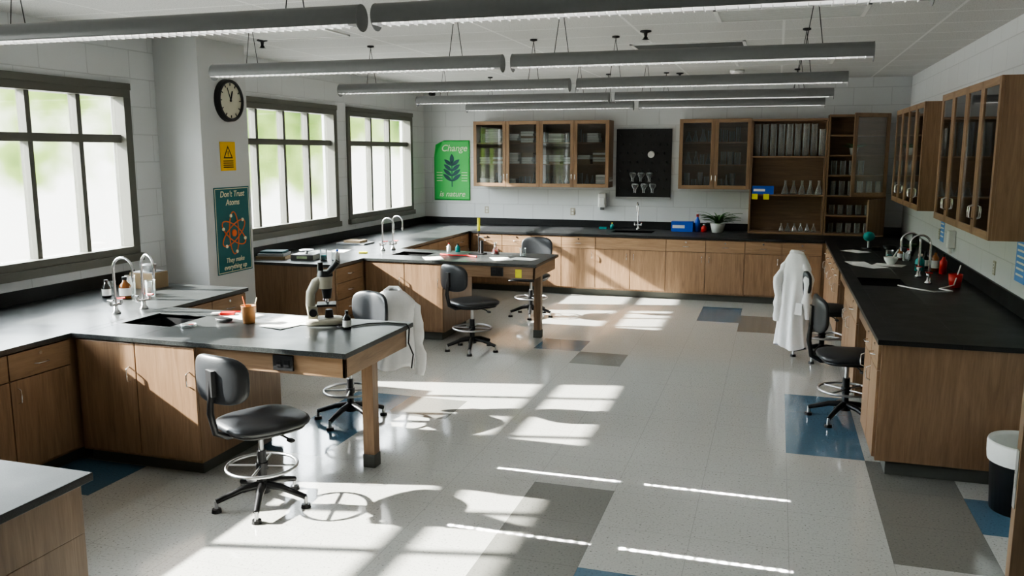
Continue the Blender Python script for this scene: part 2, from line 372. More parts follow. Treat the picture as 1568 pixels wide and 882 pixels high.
# back counter
mb=MB();mb.hd=0
topslab(mb,XLF,XR,YBF,YB,[(-2.32,-1.72,12.5,12.86)],'topk');mb.box(XLF,XR,YB-.02,YB,TZ,1.02,'topk')
mb.box(XLF+.001,XRF+.02,YBF+.03,YB,.1,.7,'woodV');mb.box(XLF+.001,XRF+.02,YBF+.03,YBF+.3,.69,.878,'woodV');mb.box(XLF+.001,XR,YBF+.10,YB,0,.1,'kick')
mb.T=TR(0,YBF+.03)
bs=[-4.37,-3.9,-3.44,-2.98,-2.47,-1.45,-.90,-.37,.12,.64]
for i,(a,b) in enumerate(zip(bs,bs[1:])): module(mb,a,b,'sink' if i==4 else 'dd',1 if i%2 else -1)
mb.obj('lab_counter',bevel=.0025)
# right counter
mb=MB();mb.hd=1;YRN=5.727
mb.box(XRF,.78,YRN,YBF,.878,TZ,'topk')
mb.box(.78,1.16,YRN,8.12,.878,TZ,'topk');mb.box(.78,1.16,8.62,YBF,.878,TZ,'topk');mb.box(1.16,XR,YRN,YBF,.878,TZ,'topk')
zb=.71
mb.box(.768,.78,8.108,8.632,zb,.9,'sinkm');mb.box(1.16,1.172,8.108,8.632,zb,.9,'sinkm');mb.box(.78,1.16,8.108,8.12,zb,.9,'sinkm');mb.box(.78,1.16,8.62,8.632,zb,.9,'sinkm');mb.box(.78,1.16,8.12,8.62,zb-.012,zb,'sinkm')
mb.box(XR-.02,XR,YRN,YBF,TZ,1.04,'topk')
xf=XRF+.03
for (a,b) in((YRN+.03,6.55),(7.3,8.09),(9.5,YBF)):
    mb.box(xf,XR,a,b,.1,.878,'woodV');mb.box(xf+.07,XR,a+.04,b,0,.1,'kick')
mb.box(xf,XR,8.09,8.66,.1,.69,'woodV');mb.box(xf,.755,8.09,8.66,.69,.878,'woodV');mb.box(1.2,XR,8.09,8.66,.69,.878,'woodV');mb.box(xf+.07,XR,8.09,8.66,0,.1,'kick')
for (a,b) in((6.55,7.3),(8.66,9.5)):
    mb.box(xf,xf+.02,a,b,.76,.878,'woodY');mb.box(1.5,XR,a,b,0,.878,'woodY')
mb.T=TR(xf,YBF,0,-90)
for (a,b,k) in((.05,.55,'dd'),(.55,1.05,'dd'),(1.05,1.56,'dd'),(1.56,2.06,'dd'),(2.06,2.57,'dd'),(3.42,4.09,'sink'),(4.09,4.77,'dd'),(5.53,5.92,'dd'),(5.92,6.31,'dd')): module(mb,a,b,k,-1)
mb.obj('lab_counter',bevel=.0025)
# peninsulas
def bench(y0,y1,sink,xe=-2.39,legs=True,tk='top'):
    mb=MB();mb.hd=0;x0=XLF
    topslab(mb,x0,xe,y0,y1,[sink] if sink else (),tk)
    xc=-3.46
    if not legs: xc=xe-.03
    mb.box(x0+.001,xc,y0+.03,y1-.03,.1,.68,'woodV')
    if sink: mb.box(x0+.001,xc,y0+.03,y0+.1,.68,.878,'woodV');mb.box(x0+.001,xc,y1-.1,y1-.03,.68,.878,'woodV');mb.box(xc-.03,xc,y0+.1,y1-.1,.68,.878,'woodV')
    else: mb.box(x0+.001,xc,y0+.03,y1-.03,.68,.878,'woodV')
    mb.box(x0+.001,xc-.05,y0+.1,y1-.1,0,.1,'kick')
    if legs:
        mb.box(xc,xe-.03,y0+.05,y0+.07,.745,.878,'woodX');mb.box(xc,xe-.03,y1-.07,y1-.05,.745,.878,'woodX')
        mb.box(xe-.05,xe-.03,y0+.05,y1-.05,.745,.878,'woodY')
        lx=xe-.13;ly=y0+.56
        mb.box(lx-.04,lx+.04,ly-.04,ly+.04,.09,.878,'woodV');mb.box(lx-.044,lx+.044,ly-.044,ly+.044,0,.09,'kick')
        mb.box(xc,xe-.05,ly-.03,ly+.03,.80,.878,'woodX')
        ox=xc+.62
        mb.box(ox-.07,ox+.07,y0+.035,y0+.05,.765,.86,'black');mb.box(ox-.045,ox-.01,y0+.031,y0+.035,.79,.835,'darkmet');mb.box(ox+.01,ox+.045,y0+.031,y0+.035,.79,.835,'darkmet')
    mb.T=TR(0,y0+.03)
    xs=[x0+.03,(x0+xc)/2+.015,xc]
    if legs:
        module(mb,xs[0],xs[1],'d',1);module(mb,xs[1],xs[2],'d',1)
    mb.obj('lab_bench',bevel=.0025)
bench(4.38,5.37,(-4.33,-3.92,4.74,5.14));bench(8.58,9.56,(-4.25,-3.82,8.95,9.32));bench(1.43,2.42,None,legs=False,tk='topk')
# ---------------------------------------------------------------- wall cabinets
def glassdoor(mb,x0,x1,z0,z1,hside,y=0):
    w=.055
    mb.box(x0+.002,x0+w,y-.02,y,z0,z1,'woodV');mb.box(x1-w,x1-.002,y-.02,y,z0,z1,'woodV')
    mb.box(x0+w,x1-w,y-.02,y,z0,z0+w,'woodX');mb.box(x0+w,x1-w,y-.02,y,z1-w,z1,'woodX')
    mb.box(x0+w,x1-w,y-.012,y-.008,z0+w,z1-w,'glass')
    hx=x1-.028 if hside>0 else x0+.028
    handle(mb,hx,z0+.16,True,y-.02,.1)
def uppercab(name,L,nd,T,h=1.02,dep=.348,shelves=(.34,.67)):
    mb=MB()
    mb.box(0,.02,0,dep,0,h,'woodV');mb.box(L-.02,L,0,dep,0,h,'woodV')
    mb.box(.02,L-.02,0,dep,0,.02,'woodX');mb.box(.02,L-.02,0,dep,h-.02,h,'woodX');mb.box(.02,L-.02,dep-.01,dep,.02,h-.02,'woodIn')
    for s in shelves: mb.box(.02,L-.02,.02,dep-.01,s,s+.018,'woodX')
    for i in range(2,nd,2): mb.box(i*L/nd-.01,i*L/nd+.01,0,dep-.01,.02,h-.02,'woodV')
    for i in range(nd): glassdoor(mb,i*L/nd,(i+1)*L/nd,.0,h,1 if i%2==0 else -1)
    o=mb.obj(name,bevel=.002);o.matrix_world=T;return o
uppercab('glass_wall_cabinet',2.19,4,TR(-4.64,12.91,1.55))
uppercab('glass_wall_cabinet',1.03,2,TR(-1.40,12.91,1.55))
uppercab('glass_wall_cabinet',2.12,4,TR(1.40,8.50,1.50,-90),h=1.09)
uppercab('glass_wall_cabinet',2.1,4,TR(1.40,11.55,1.50,-90),h=1.09)
d=.328
mb=MB();mb.T=TR(-.37,12.91,TZ)
L=1.04;h=1.65
mb.box(0,.025,0,d,0,h,'woodV');mb.box(L-.025,L,0,d,0,h,'woodV');mb.box(.025,L-.025,0,d,h-.03,h,'woodX');mb.box(.025,L-.025,0,d,0,.03,'woodX');mb.box(.025,L-.025,d-.012,d,.03,h-.03,'woodIn')
for z in(.55,1.10): mb.box(.025,L-.025,.01,d-.012,z,z+.022,'woodX')
mb.obj('open_shelf_hutch',bevel=.002)
mb=MB();mb.T=TR(.675,12.91,TZ);L=.80;h=1.70
mb.box(0,.025,0,d,0,h,'woodV');mb.box(L-.025,L,0,d,0,h,'woodV');mb.box(.025,L-.025,0,d,h-.03,h,'woodX');mb.box(.025,L-.025,0,d,0,.03,'woodX');mb.box(.025,L-.025,d-.012,d,.03,h-.03,'woodIn')
for z in(.27,.55,.84,1.12,1.4): mb.box(.025,L-.025,.01,d-.012,z,z+.02,'woodX')
mb.T=TR(1.475,12.90,0,-150)
glassdoor(mb,0,.56,1.48,2.62,1,0)
mb.T=TR(1.475,12.89,0,-120)
mb.box(0,.52,-.02,0,.94,1.45,'woodV');handle(mb,.46,1.3,True,0)
mb.obj('corner_cupboard',bevel=.002)
# ---------------------------------------------------------------- chairs
def chair(x,y,a,seat=.53,name='lab_chair',back=.27,bt=0.):
    mb=MB()
    for i in range(5):
        t=2*PI*i/5+.3;c,s=math.cos(t),math.sin(t)
        mb.tube([(.03*c,.03*s,.125),(.12*c,.12*s,.115),(.27*c,.27*s,.065)],[.026,.022,.017],'darkmet',8)
        mb.cyl((.27*c,.27*s,.0),(.27*c,.27*s,.022),.03,'black',.026,12);mb.cyl((.27*c,.27*s,.02),(.27*c,.27*s,.07),.012,'steelB',n=8)
    mb.cyl((0,0,.08),(0,0,.15),.045,'darkmet',.035);mb.cyl((0,0,.15),(0,0,.34),.027,'darkmet');mb.cyl((0,0,.34),(0,0,seat-.05),.016,'steelB')
    mb.ring((0,0,.245),.205,.010,'steelB');mb.cyl((0,0,.225),(0,0,.265),.036,'darkmet')
    for i in range(4):
        t=PI/4+i*PI/2;mb.cyl((.03*math.cos(t),.03*math.sin(t),.245),(.2*math.cos(t),.2*math.sin(t),.245),.007,'steelB',n=6)
    mb.box(-.10,.08,-.06,.06,seat-.075,seat-.045,'darkmet')
    mb.tube([(.02,-.05,seat-.06),(.04,-.2,seat-.065),(.05,-.25,seat-.075)],.006,'darkmet',6);mb.sell((.05,-.26,seat-.078),(.02,.035,.012),'black',1,1,10,6)
    mb.sell((.02,0,seat-.012),(.25,.235,.042),'vinyl',.75,.62,36,12)
    mb.sell((.02,0,seat-.042),(.225,.215,.02),'black',.5,.62,32,8)
    bz=seat+back
    mb.tube([(-.08,0,seat-.06),(-.2,0,seat-.06),(-.275,0,seat-.02),(-.30,0,seat+.1),(-.285,0,bz)],[.018,.018,.02,.02,.016],'darkmet',8)
    mb.box(-.30,-.272,-.035,.035,bz-.09,bz+.06,'black')
    mb.T=Matrix.Translation((-.255,0,bz))@Matrix.Rotation(math.radians(bt),4,'Z')@Matrix.Translation((.255,0,-bz))
    mb.sell((-.255,0,bz),(.03,.215,.14),'vinyl',.6,.62,36,16,bend=1.0)
    mb.T=Matrix.Identity(4)
    return mb.obj(name,(x,y,0),math.radians(a))
chair(-2.855,4.17,62,back=.29,bt=14)
chair(-3.12,5.78,-115,back=.33)
chair(-3.02,8.32,50,bt=10)
chair(-2.95,10.35,-95,back=.33)
chair(.60,6.95,8,back=.32)
chair(.52,9.02,15)
# ---------------------------------------------------------------- lab coats
def coat(x,y,a,top,bot,wtop=.19,name='lab_coat',seed=1,wb=.2,db=.10):
    mb=MB();rnd=random.Random(seed);ph=[rnd.uniform(0,6.28) for _ in range(8)]
    H=top-bot
    def body(u,v):
        t=2*PI*v;c,s=math.cos(t),math.sin(t)
        if u<.16: q=u/.16;w=.06+(wtop-.06)*q**.75;d=.045+.035*q
        else: q=(u-.16)/.84;w=wtop+(wb-wtop)*q-.02*math.sin(q*PI);d=.08+(db-.08)*q
        z=top-H*u
        am=(.05+.20*u)*min(1,u*3)
        fold=1+am*(math.sin(5*t+ph[0]+u*1.8)*.6+math.sin(8*t+ph[1]-u*2)*.5)
        xx=d*c*fold+.02*math.sin(3*u*PI+ph[4])*u;yy=w*s*(1+.07*math.sin(6*t+ph[2]+u)*u)+.02*math.sin(2.2*u*PI+ph[5])*u
        if u>.97: z+=.02*math.sin(3*t+ph[3])
        return (xx,yy,z)
    mb.surf(body,36,80,'cloth')
    for sgn in(-1,1):
        ln=.60 if sgn>0 else .54
        pts=[];rr=[]
        for i in range(15):
            u=i/14
            pts.append((-.02-.03*math.sin(u*PI)+.008*math.sin(u*14+ph[6]),sgn*(wtop-.045+.055*math.sin(min(1,u*2.2)*PI/2)+.010*math.sin(u*9+ph[7])),top-.11-ln*u))
            rr.append(.044+.007*math.sin(u*17+ph[2])+.005*math.sin(u*29))
        rr[0]=.025
        mb.tube(pts,rr,'cloth',16)
    mb.tube([(.05,-.03,top-.14),(.04,-.055,top-.06),(-.005,-.06,top-.01),(-.045,-.035,top+.006),(-.045,.035,top+.006),(-.005,.06,top-.01),(.04,.055,top-.06),(.05,.03,top-.14)],[.008,.014,.018,.018,.018,.018,.014,.008],'cloth',10)
    mb.box(-.1,-.094,-.13,-.04,bot+.35,bot+.47,'cloth')
    return mb.obj(name,(x,y,0),math.radians(a))
coat(.235,8.93,62,1.10,.13,seed=4,wtop=.15,wb=.185,db=.11)
coat(-2.90,6.13,-72,1.00,.36,seed=9,wtop=.19,wb=.165,db=.07)
# ---------------------------------------------------------------- wall things
R_back=(PI/2,0,0);R_col=(PI/2,0,PI/2)
mb=MB();y=-.004
def pg(u,v):
    x=-.315+.63*u;z=-.49+.98*v;yy=y-.004
    k=max(0,(1-u)+v-1.72);return (x+k*.25,yy-k*.35,z-k*.25)
mb.surf(pg,24,30,'green')
p=mb.obj('nature_poster',(-5.145,13.255,1.79),solid=.001)
mb=MB()
def fleaf(cx,cz,ang,L,W):
    a=math.radians(ang);pts=[]
    for i in range(9):
        t=i/8;w=W*math.sin(PI*t)**.8;pts.append((t*L,w))
    for i in range(7,0,-1):
        t=i/8;w=W*math.sin(PI*t)**.8;pts.append((t*L,-w))
    vs=[(cx+q[0]*math.cos(a)-q[1]*math.sin(a),-.0105,cz+q[0]*math.sin(a)+q[1]*math.cos(a)) for q in pts]
    mb.add(vs,[tuple(range(len(vs)))],'dkgreen')
mb.box(-.008,.008,-.0105,-.009,-.27,.15,'dkgreen')
fleaf(0,.1,90,.17,.038)
for k in range(4):
    z=-.18+k*.085
    fleaf(0,z,38,.20-.01*k,.032);fleaf(0,z,142,.20-.01*k,.032)
for k in range(4):
    for s in(-1,1): mb.box(s*.22-.05,s*.22+.05,-.0095,-.0085,-.04-k*.045,-.03-k*.045,'ltgreen')
mb.obj('leaf_emblem',parent=p)
text(p,'Change',.15,(.04,-.011,.36),R_back,'ltgreen','title',.25);text(p,'is nature',.13,(.0,-.011,-.39),R_back,'ltgreen','subtitle',.25)
mb=MB();mb.box(0,.004,-.285,.285,-.425,.425,'teal')
for s in(-1,1):
    mb.box(.004,.0048,s*.27-.003,s*.27+.003,-.41,.41,'cream2');mb.box(.004,.0048,-.27,.27,s*.41-.003,s*.41+.003,'cream2')
for a in(0,60,120):
    A=math.radians(a+90);pts=[]
    for i in range(40):
        t=2*PI*i/40;u=.21*math.cos(t);v=.075*math.sin(t);pts.append((.006,u*math.cos(A)-v*math.sin(A),u*math.sin(A)+v*math.cos(A)-.03))
    mb.tube(pts,.006,'orange',6,True)
    for t in(.6,3.6):
        u=.21*math.cos(t);v=.075*math.sin(t);yy=u*math.cos(A)-v*math.sin(A);zz=u*math.sin(A)+v*math.cos(A)-.03
        mb.cyl((.004,yy,zz),(.013,yy,zz),.017,'cream2',n=12)
mb.cyl((.004,0,-.03),(.014,0,-.03),.035,'orange')
p=mb.obj('atom_poster',(-5.149,7.235,1.325))
text(p,"Don't Trust\nAtoms",.082,(.006,0,.315),R_col,'cream2','title',.2);text(p,"They make\neverything up",.068,(.006,0,-.33),R_col,'cream2','subtitle',.2)
mb=MB();mb.box(0,.004,-.12,.12,-.14,.14,'yellow')
mb.add([(.005,-.075,-.02),(.005,.075,-.02),(.005,0,.105)],[(0,1,2)],'black');mb.add([(.0055,-.052,-.008),(.0055,.052,-.008),(.0055,0,.08)],[(0,1,2)],'yellow')
mb.box(.0055,.006,-.006,.006,.015,.05,'black');mb.box(.0055,.006,-.006,.006,.0,.009,'black')
for z in(-.05,-.07,-.09,-.11): mb.box(.004,.005,-.08,.08,z,z+.009,'black')
mb.obj('warning_sign',(-5.149,7.205,2.05))
mb=MB()
mb.cyl((0,0,0),(.04,0,0),.205,'black',.2,36);mb.cyl((.04,0,0),(.0405,0,0),.175,'cream',n=36)
mb.tube([(.045,.185*math.cos(2*PI*i/36),.185*math.sin(2*PI*i/36)) for i in range(36)],.016,'black',8,True)
for i in range(12):
    a=2*PI*i/12;c,s=math.cos(a),math.sin(a);mb.cyl((.042,.14*c,.14*s),(.042,.165*c,.165*s),.005,'black',n=6)
mb.cyl((.045,0,0),(.045,.03,.09),.006,'black',n=6);mb.cyl((.046,0,0),(.046,-.05,.12),.004,'black',n=6);mb.cyl((.04,0,0),(.05,0,0),.012,'black',n=10)
mb.obj('wall_clock',(-5.15,7.24,2.585))
mb=MB();mb.box(-.41,.41,-.025,0,-.51,.51,'black')
for s in(-1,1): mb.box(s*.415-.01,s*.415+.01,-.035,0,-.52,.52,'darkmet')
mb.box(-.425,.425,-.035,0,.51,.53,'darkmet');mb.box(-.425,.425,-.06,0,-.54,-.51,'steelB')
for r in range(7):
    for c in range(7): mb.cyl((-.36+c*.113+(r%2)*.04,-.02,.42-r*.135),(-.36+c*.113+(r%2)*.04,-.11,.455-r*.135),.009,'peg',.007,8)
mb.cyl((.12,-.10,.14),(.12,-.06,.15),.05,'white',.05,20)
for (px,pz) in((-.16,-.2),(-.03,-.2),(.10,-.2),(.15,-.37),(.02,-.37),(-.12,-.37)):
    mb.T=Matrix.Translation((px,-.07,pz))@Matrix.Rotation(math.radians(160),4,'X')
    mb.lathe((0,0,0),[(.0,-.06),(.05,-.06),(.055,-.04),(.022,.02),(.016,.07),(.022,.075)],'lglass')
mb.obj('drying_rack_pegboard',(-1.97,13.258,1.91))
def outlet(x,y,z,rz,k='beige'):
    mb=MB();mb.box(-.035,.035,-.008,0,-.057,.057,k)
    for zz in(-.025,.025):
        mb.cyl((0,-.008,zz),(0,-.010,zz),.017,'white',n=12);mb.box(-.008,-.005,-.011,-.010,zz-.006,zz+.006,'black');mb.box(.005,.008,-.011,-.010,zz-.006,zz+.006,'black')
    mb.obj('wall_outlet',(x,y,z),math.radians(rz))
outlet(-4.54,YB,1.15,0);outlet(-3.09,YB,1.15,0);outlet(XR,7.77,1.15,-90);outlet(XR,10.3,1.2,-90)
mb=MB();mb.box(-.06,.06,-.09,0,-.1,.12,'white');mb.box(-.045,.045,-.115,-.09,-.06,.06,'white');mb.box(-.03,.03,-.10,-.03,-.14,-.10,'fix');mb.obj('soap_dispenser',(-2.6,YB-.002,1.33),bevel=.01)
mb=MB();mb.box(-.13,.13,-.004,0,-.16,.16,'ltblue')
for i in range(6): mb.box(-.1,.1,-.005,-.004,.11-i*.045,.125-i*.045,'paper')
mb.obj('safety_notice',(XR,7.02,1.30),-PI/2)
mb=MB();mb.box(-.1,.1,-.004,0,-.14,.14,'ltblue')
for i in range(5): mb.box(-.08,.08,-.005,-.004,.09-i*.045,.105-i*.045,'paper')
mb.obj('safety_notice',(XR,10.15,1.27),-PI/2)
mb=MB();mb.box(-.22,.22,-.12,0,-.03,.03,'fix');mb.obj('paper_towel_holder',(XR,8.9,1.42),-PI/2,bevel=.01)
mb=MB();mb.box(-.05,.05,-.07,0,-.09,.09,'white');mb.cyl((0,-.04,-.09),(0,-.04,-.14),.02,'white');mb.obj('soap_dispenser',(XR-.002,9.45,1.22),-PI/2,bevel=.01)
# ---------------------------------------------------------------- lab props
def faucet(x,y,a,h=.40,r=.085,name='gooseneck_faucet'):
    mb=MB();mb.lathe((0,0,0),[(0,0),(.032,0),(.032,.012),(.018,.03),(.014,.06),(0,.06)],'steel')
    pts=[(0,0,.03),(0,0,h-r)]
    for i in range(1,11):
        t=PI-PI*i/10*1.05;pts.append((r+r*math.cos(t),0,h-r+r*math.sin(t)))
    pts.append((pts[-1][0]-.005,0,h-r-.06));mb.tube(pts,.010,'steel',10)
    p=pts[-1];mb.cyl((p[0],0,p[2]),(p[0],0,p[2]-.03),.012,'steelB',.007,10)
    mb.cyl((0,-.05,.07),(0,.05,.07),.011,'steel',n=10)
    for s in(-1,1):
        mb.cyl((0,s*.05,.065),(0,s*.05,.10),.014,'steel',n=10);mb.tube([(-.025,s*.05,.105),(.035,s*.06,.11)],.006,'red' if s>0 else 'black',6)
    mb.obj(name,(x,y,TZ),math.radians(a))
faucet(-4.62,5.02,0,.42);faucet(-4.56,5.24,-20,.42);faucet(-4.52,9.30,-10,.40);faucet(-4.44,9.42,-20,.42)
faucet(-2.0,13.02,-90,.42,.07);faucet(1.36,8.38,180,.44);faucet(1.34,8.82,180,.42)
def beaker(mb,x,y,r,h,fill=None,z=0):
    mb.lathe((x,y,z),[(0,.002),(r*.92,.002),(r,.012),(r,h-.01),(r*1.08,h)],'lglass',16)
    if fill: mb.lathe((x,y,z),[(0,.004),(r*.9,.004),(r*.93,h*.5),(0,h*.5)],fill,14)
def flask(mb,x,y,r,h,fill=None,z=0):
    mb.lathe((x,y,z),[(0,.002),(r,.003),(r*1.02,.02),(r*.3,h*.7),(r*.28,h-.01),(r*.38,h)],'lglass',16)
    if fill: mb.lathe((x,y,z),[(0,.004),(r*.94,.005),(r*.94,.02),(r*.62,h*.35),(0,h*.35)],fill,14)
def bottle(mb,x,y,r,h,k,cap='black',z=0):
    mb.lathe((x,y,z),[(0,0),(r,.002),(r,h*.62),(r*.4,h*.78),(r*.38,h*.86),(0,h*.86)],k,16);mb.cyl((x,y,z+h*.86),(x,y,z+h),r*.45,cap,n=12)
    if k in('amber','dkbottle'): mb.lathe((x,y,z),[(r*1.02,h*.15),(r*1.02,h*.5)],'paper',16)
def one(name,fn,x,y,z=TZ,**k):
    mb=MB();fn(mb,0,0,**k);return mb.obj(name,(x,y,z))
mb=MB();mb.lathe((0,0,0),[(0,.002),(.040,.003),(.050,.125),(.053,.127),(.049,.122),(.044,.03),(0,.03)],'cup');mb.cyl((.02,0,.03),(.05,.03,.18),.003,'cream2',n=6);mb.cyl((-.01,.01,.03),(-.045,.0,.19),.003,'orange',n=6)
mb.obj('paper_cup',(-3.47,5.0,TZ))
# microscope
mb=MB();mb.T=TR(0,0,0,118)
mb.sell((0,0,.022),(.095,.13,.024),'beige',.4,.5)
mb.box(-.04,.04,.05,.11,.03,.13,'beige');mb.tube([(0,.075,.05),(0,.095,.14),(0,.09,.22),(0,.05,.29),(0,.01,.31)],[.036,.032,.032,.036,.034],'beige',14)
mb.box(-.07,.07,-.08,.05,.13,.145,'black');mb.cyl((0,-.02,.18),(0,-.02,.25),.028,'darkmet',.038);mb.cyl((0,-.02,.147),(0,-.02,.185),.012,'steel');mb.cyl((.02,.0,.165),(.012,-.01,.21),.010,'steelB')
mb.cyl((0,-.03,.03),(0,-.03,.10),.034,'black',.024)
mb.cyl((0,-.01,.25),(0,-.01,.335),.046,'beige',.052,20);mb.cyl((0,-.01,.335),(0,-.01,.375),.056,'black',.046,20)
for s in(-1,1):
    mb.cyl((s*.028,-.03,.355),(s*.034,-.10,.435),.018,'black',.021);mb.cyl((s*.04,.075,.09),(s*.08,.075,.09),.027,'black')
mb.cyl((0,.02,.365),(0,.02,.43),.022,'black',.018)
mb.T=Matrix.Identity(4)
mb.tube([(.03,.0,.02),(.11,.0,.006),(.15,-.10,.006),(.20,-.12,.006),(.30,.06,.006),(.42,.13,.006),(.565,.12,.006),(.585,.12,-.02),(.585,.10,-.12),(.62,.1,-.2),(.60,.11,-.3)],.0055,'black',6)
mb.obj('microscope',(-2.96,5.15,TZ),0)
one('reagent_bottle',bottle,-2.72,5.02,r=.028,h=.13,k='dkbottle')
def papers(name,lst,x,y,z=TZ):
    mb=MB()
    for i,(a,b,r) in enumerate(lst):
        mb.T=TR(a,b,.001+i*.0015,r);mb.box(-.105,.105,-.148,.148,0,.001,'paper')
    mb.T=Matrix.Identity(4);mb.obj(name,(x,y,z))
papers('paper_sheets',[(-.12,-.02,70),(.04,.06,20),(.04,-.06,-15),(-.02,.1,80)],-3.24,5.1)
papers('paper_sheets',[(0,0,70)],-3.70,5.24)
mb=MB();mb.sell((0,0,.015),(.06,.04,.014),'black',.6,.8);mb.ring((.03,0,.02),.03,.006,'darkmet',16,6);mb.ring((-.03,0,.02),.03,.006,'darkmet',16,6);mb.obj('safety_goggles',(-3.66,4.98,TZ+.004))
mb=MB();mb.box(-.05,.05,-.03,.03,0,.018,'red');mb.box(-.12,-.06,-.02,.04,0,.012,'white');mb.cyl((-.04,.05,.008),(.08,.06,.008),.007,'red');mb.obj('marker_set',(-3.80,5.22,TZ+.004),.4,bevel=.003)
mb=MB();mb.lathe((0,0,0),[(0,0),(.05,.002),(.055,.018),(.048,.02),(.045,.006),(0,.006)],'lglass');mb.cyl((.0,0,.008),(.03,.02,.012),.008,'red');mb.obj('petri_dish',(-3.80,4.78,TZ))
mb=MB()
for i in range(5): beaker(mb,-.22+i*.1,(i%2)*.08,.038,.11+.03*(i%3),'amber' if i%2 else None)
bottle(mb,.05,-.14,.045,.18,'amber');bottle(mb,-.12,-.16,.035,.15,'dkbottle')
mb.obj('glassware_set',(-5.08,5.72,TZ))
mb=MB();mb.box(-.12,.12,-.1,.1,0,.14,'book1');mb.box(-.11,.11,-.09,.09,.14,.145,'book2');mb.lathe((0,0,.145),[(0,0),(.06,0),(.07,.06),(0,.07)],'steelB');mb.obj('hot_plate',(-5.25,6.12,TZ),bevel=.01)
mb=MB()
for i,(w,d_,h,k) in enumerate(((.34,.26,.035,'book1'),(.30,.24,.03,'book2'),(.26,.2,.025,'dkgreen'))):
    mb.box(-w/2,w/2,-d_/2,d_/2,sum((.035,.03,.025)[:i]),sum((.035,.03,.025)[:i])+h,k)
mb.obj('book_stack',(-5.35,8.25,TZ),.2,bevel=.003)
mb=MB();mb.box(-.13,.13,-.12,.12,0,.06,'fix');mb.lathe((0,.02,.06),[(0,0),(.015,0),(.015,.03),(.08,.035),(.08,.045),(0,.045)],'steelB');mb.box(-.06,.06,-.125,-.12,.015,.045,'ltgreen');mb.obj('lab_balance',(-4.98,8.3,TZ),.15,bevel=.008)
mb=MB();beaker(mb,0,0,.04,.12,'tealb');beaker(mb,.10,.05,.03,.1);bottle(mb,.18,-.02,.028,.13,'white','blue');mb.obj('glassware_set',(-4.73,8.25,TZ))
papers('paper_sheets',[(0,0,60),(.2,.1,10)],-5.2,9.0)
mb=MB();mb.box(-.2,.2,-.15,.15,0,.02,'book2');mb.box(-.12,.12,-.10,.10,.02,.05,'book1');mb.obj('notebook_pile',(-5.2,9.9,TZ),bevel=.003)
mb=MB();mb.box(-.09,.09,-.07,.07,0,.015,'black');mb.cyl((0,.04,.015),(0,.04,.40),.008,'darkmet');mb.cyl((0,.04,.27),(.0,.04,.42),.017,'yelnote');mb.cyl((0,.04,.2),(.09,-.02,.2),.006,'darkmet');mb.ring((.12,-.03,.2),.04,.004,'darkmet',20,6);mb.cyl((.05,0,.015),(.05,0,.16),.02,'black')
mb.obj('ring_stand',(-3.30,9.3,TZ))
mb=MB();mb.tube([(-.28,.08,.012),(-.1,.02,.012),(.05,.05,.012),(.2,-.02,.012)],.009,'red',8);mb.obj('rubber_hose',(-3.4,9.0,TZ))
papers('paper_sheets',[(0,0,30),(.25,.05,80)],-2.9,8.95)
papers('paper_sheets',[(0,0,30)],-3.65,8.78)
mb=MB();mb.box(-.05,.05,-.03,.03,0,.02,'yelnote');mb.obj('sponge',(-4.62,8.98,TZ),.3,bevel=.004)
mb=MB();mb.box(-.035,.035,-.0015,0,-.045,.045,'yelnote');mb.obj('sticky_note',(-2.6,8.629,.80))
one('conical_flask',flask,-3.1,9.35,r=.045,h=.14,fill='red');one('glass_beaker',beaker,-2.75,9.3,r=.035,h=.09)
mb=MB();bottle(mb,0,0,.025,.11,'white','red');bottle(mb,.1,.03,.03,.1,'tealb','black');mb.obj('bottle_set',(-3.7,9.4,TZ))
def box1(name,x,y,w,d,h,k,rz=0,z=TZ,k2='paper'):
    mb=MB();mb.box(-w/2,w/2,-d/2,d/2,0,h,k);mb.box(-w/2+.02,w/2-.12,-d/2-.001,-d/2,h*.35,h*.65,k2);mb.obj(name,(x,y,z),rz,bevel=.002)
box1('glove_box',-1.32,12.95,.32,.14,.15,'blue');one('reagent_bottle',bottle,-1.10,12.95,r=.04,h=.26,k='blue',cap='red');one('reagent_bottle',bottle,-1.0,12.92,r=.04,h=.12,k='red',cap='white')
box1('glove_box',-.18,12.985,.30,.12,.12,'blue',0,TZ+.573)
def stick(x,y,z): 
    mb=MB();mb.box(-.04,.04,-.001,0,-.04,.04,'yelnote');mb.obj('sticky_note',(x,y,z))
stick(-.29,12.908,1.45);stick(-.13,12.908,1.45)
def plant(x,y,z,r,h,n,L,seed,pot='ceram'):
    mb=MB();mb.lathe((0,0,0),[(0,0),(r*.72,0),(r,h*.9),(r,h),(r*.9,h),(r*.88,h*.85),(0,h*.85)],pot,24);mb.lathe((0,0,h*.84),[(0,.008),(r*.88,.004)],'soil')
    rd=random.Random(seed)
    for i in range(n):
        a=rd.uniform(0,2*PI);l=L*rd.uniform(.6,1.1);up=rd.uniform(.4,1.2);w=.013*rd.uniform(.8,1.5)
        def f(u,v,a=a,l=l,up=up,w=w):
            d=l*u*(.35+.65*u);zz=h*.85+l*up*(u-.55*u*u);ww=w*math.sin(PI*(.08+.92*u))**.6*(1 if u<.98 else .1)
            s=(v-.5)*2*ww;return (d*math.cos(a)-s*math.sin(a)+.02*math.cos(a),d*math.sin(a)+s*math.cos(a)+.02*math.sin(a),zz+abs(v-.5)*w*.6)
        mb.surf(f,9,2,'leaf')
    mb.obj('potted_plant',(x,y,z))
plant(-.80,12.90,TZ,.11,.14,64,.31,3);plant(1.03,13.05,TZ+1.14,.06,.10,26,.15,5);plant(1.50,10.65,TZ,.07,.10,14,.10,8,'black')
mb=MB()
for i in range(9): beaker(mb,.06+i*.112,.14+.03*(i%2),.043,.46 if i<8 else .38)
mb.obj('graduated_cylinders',(-.35,12.93,TZ+1.123))
mb=MB()
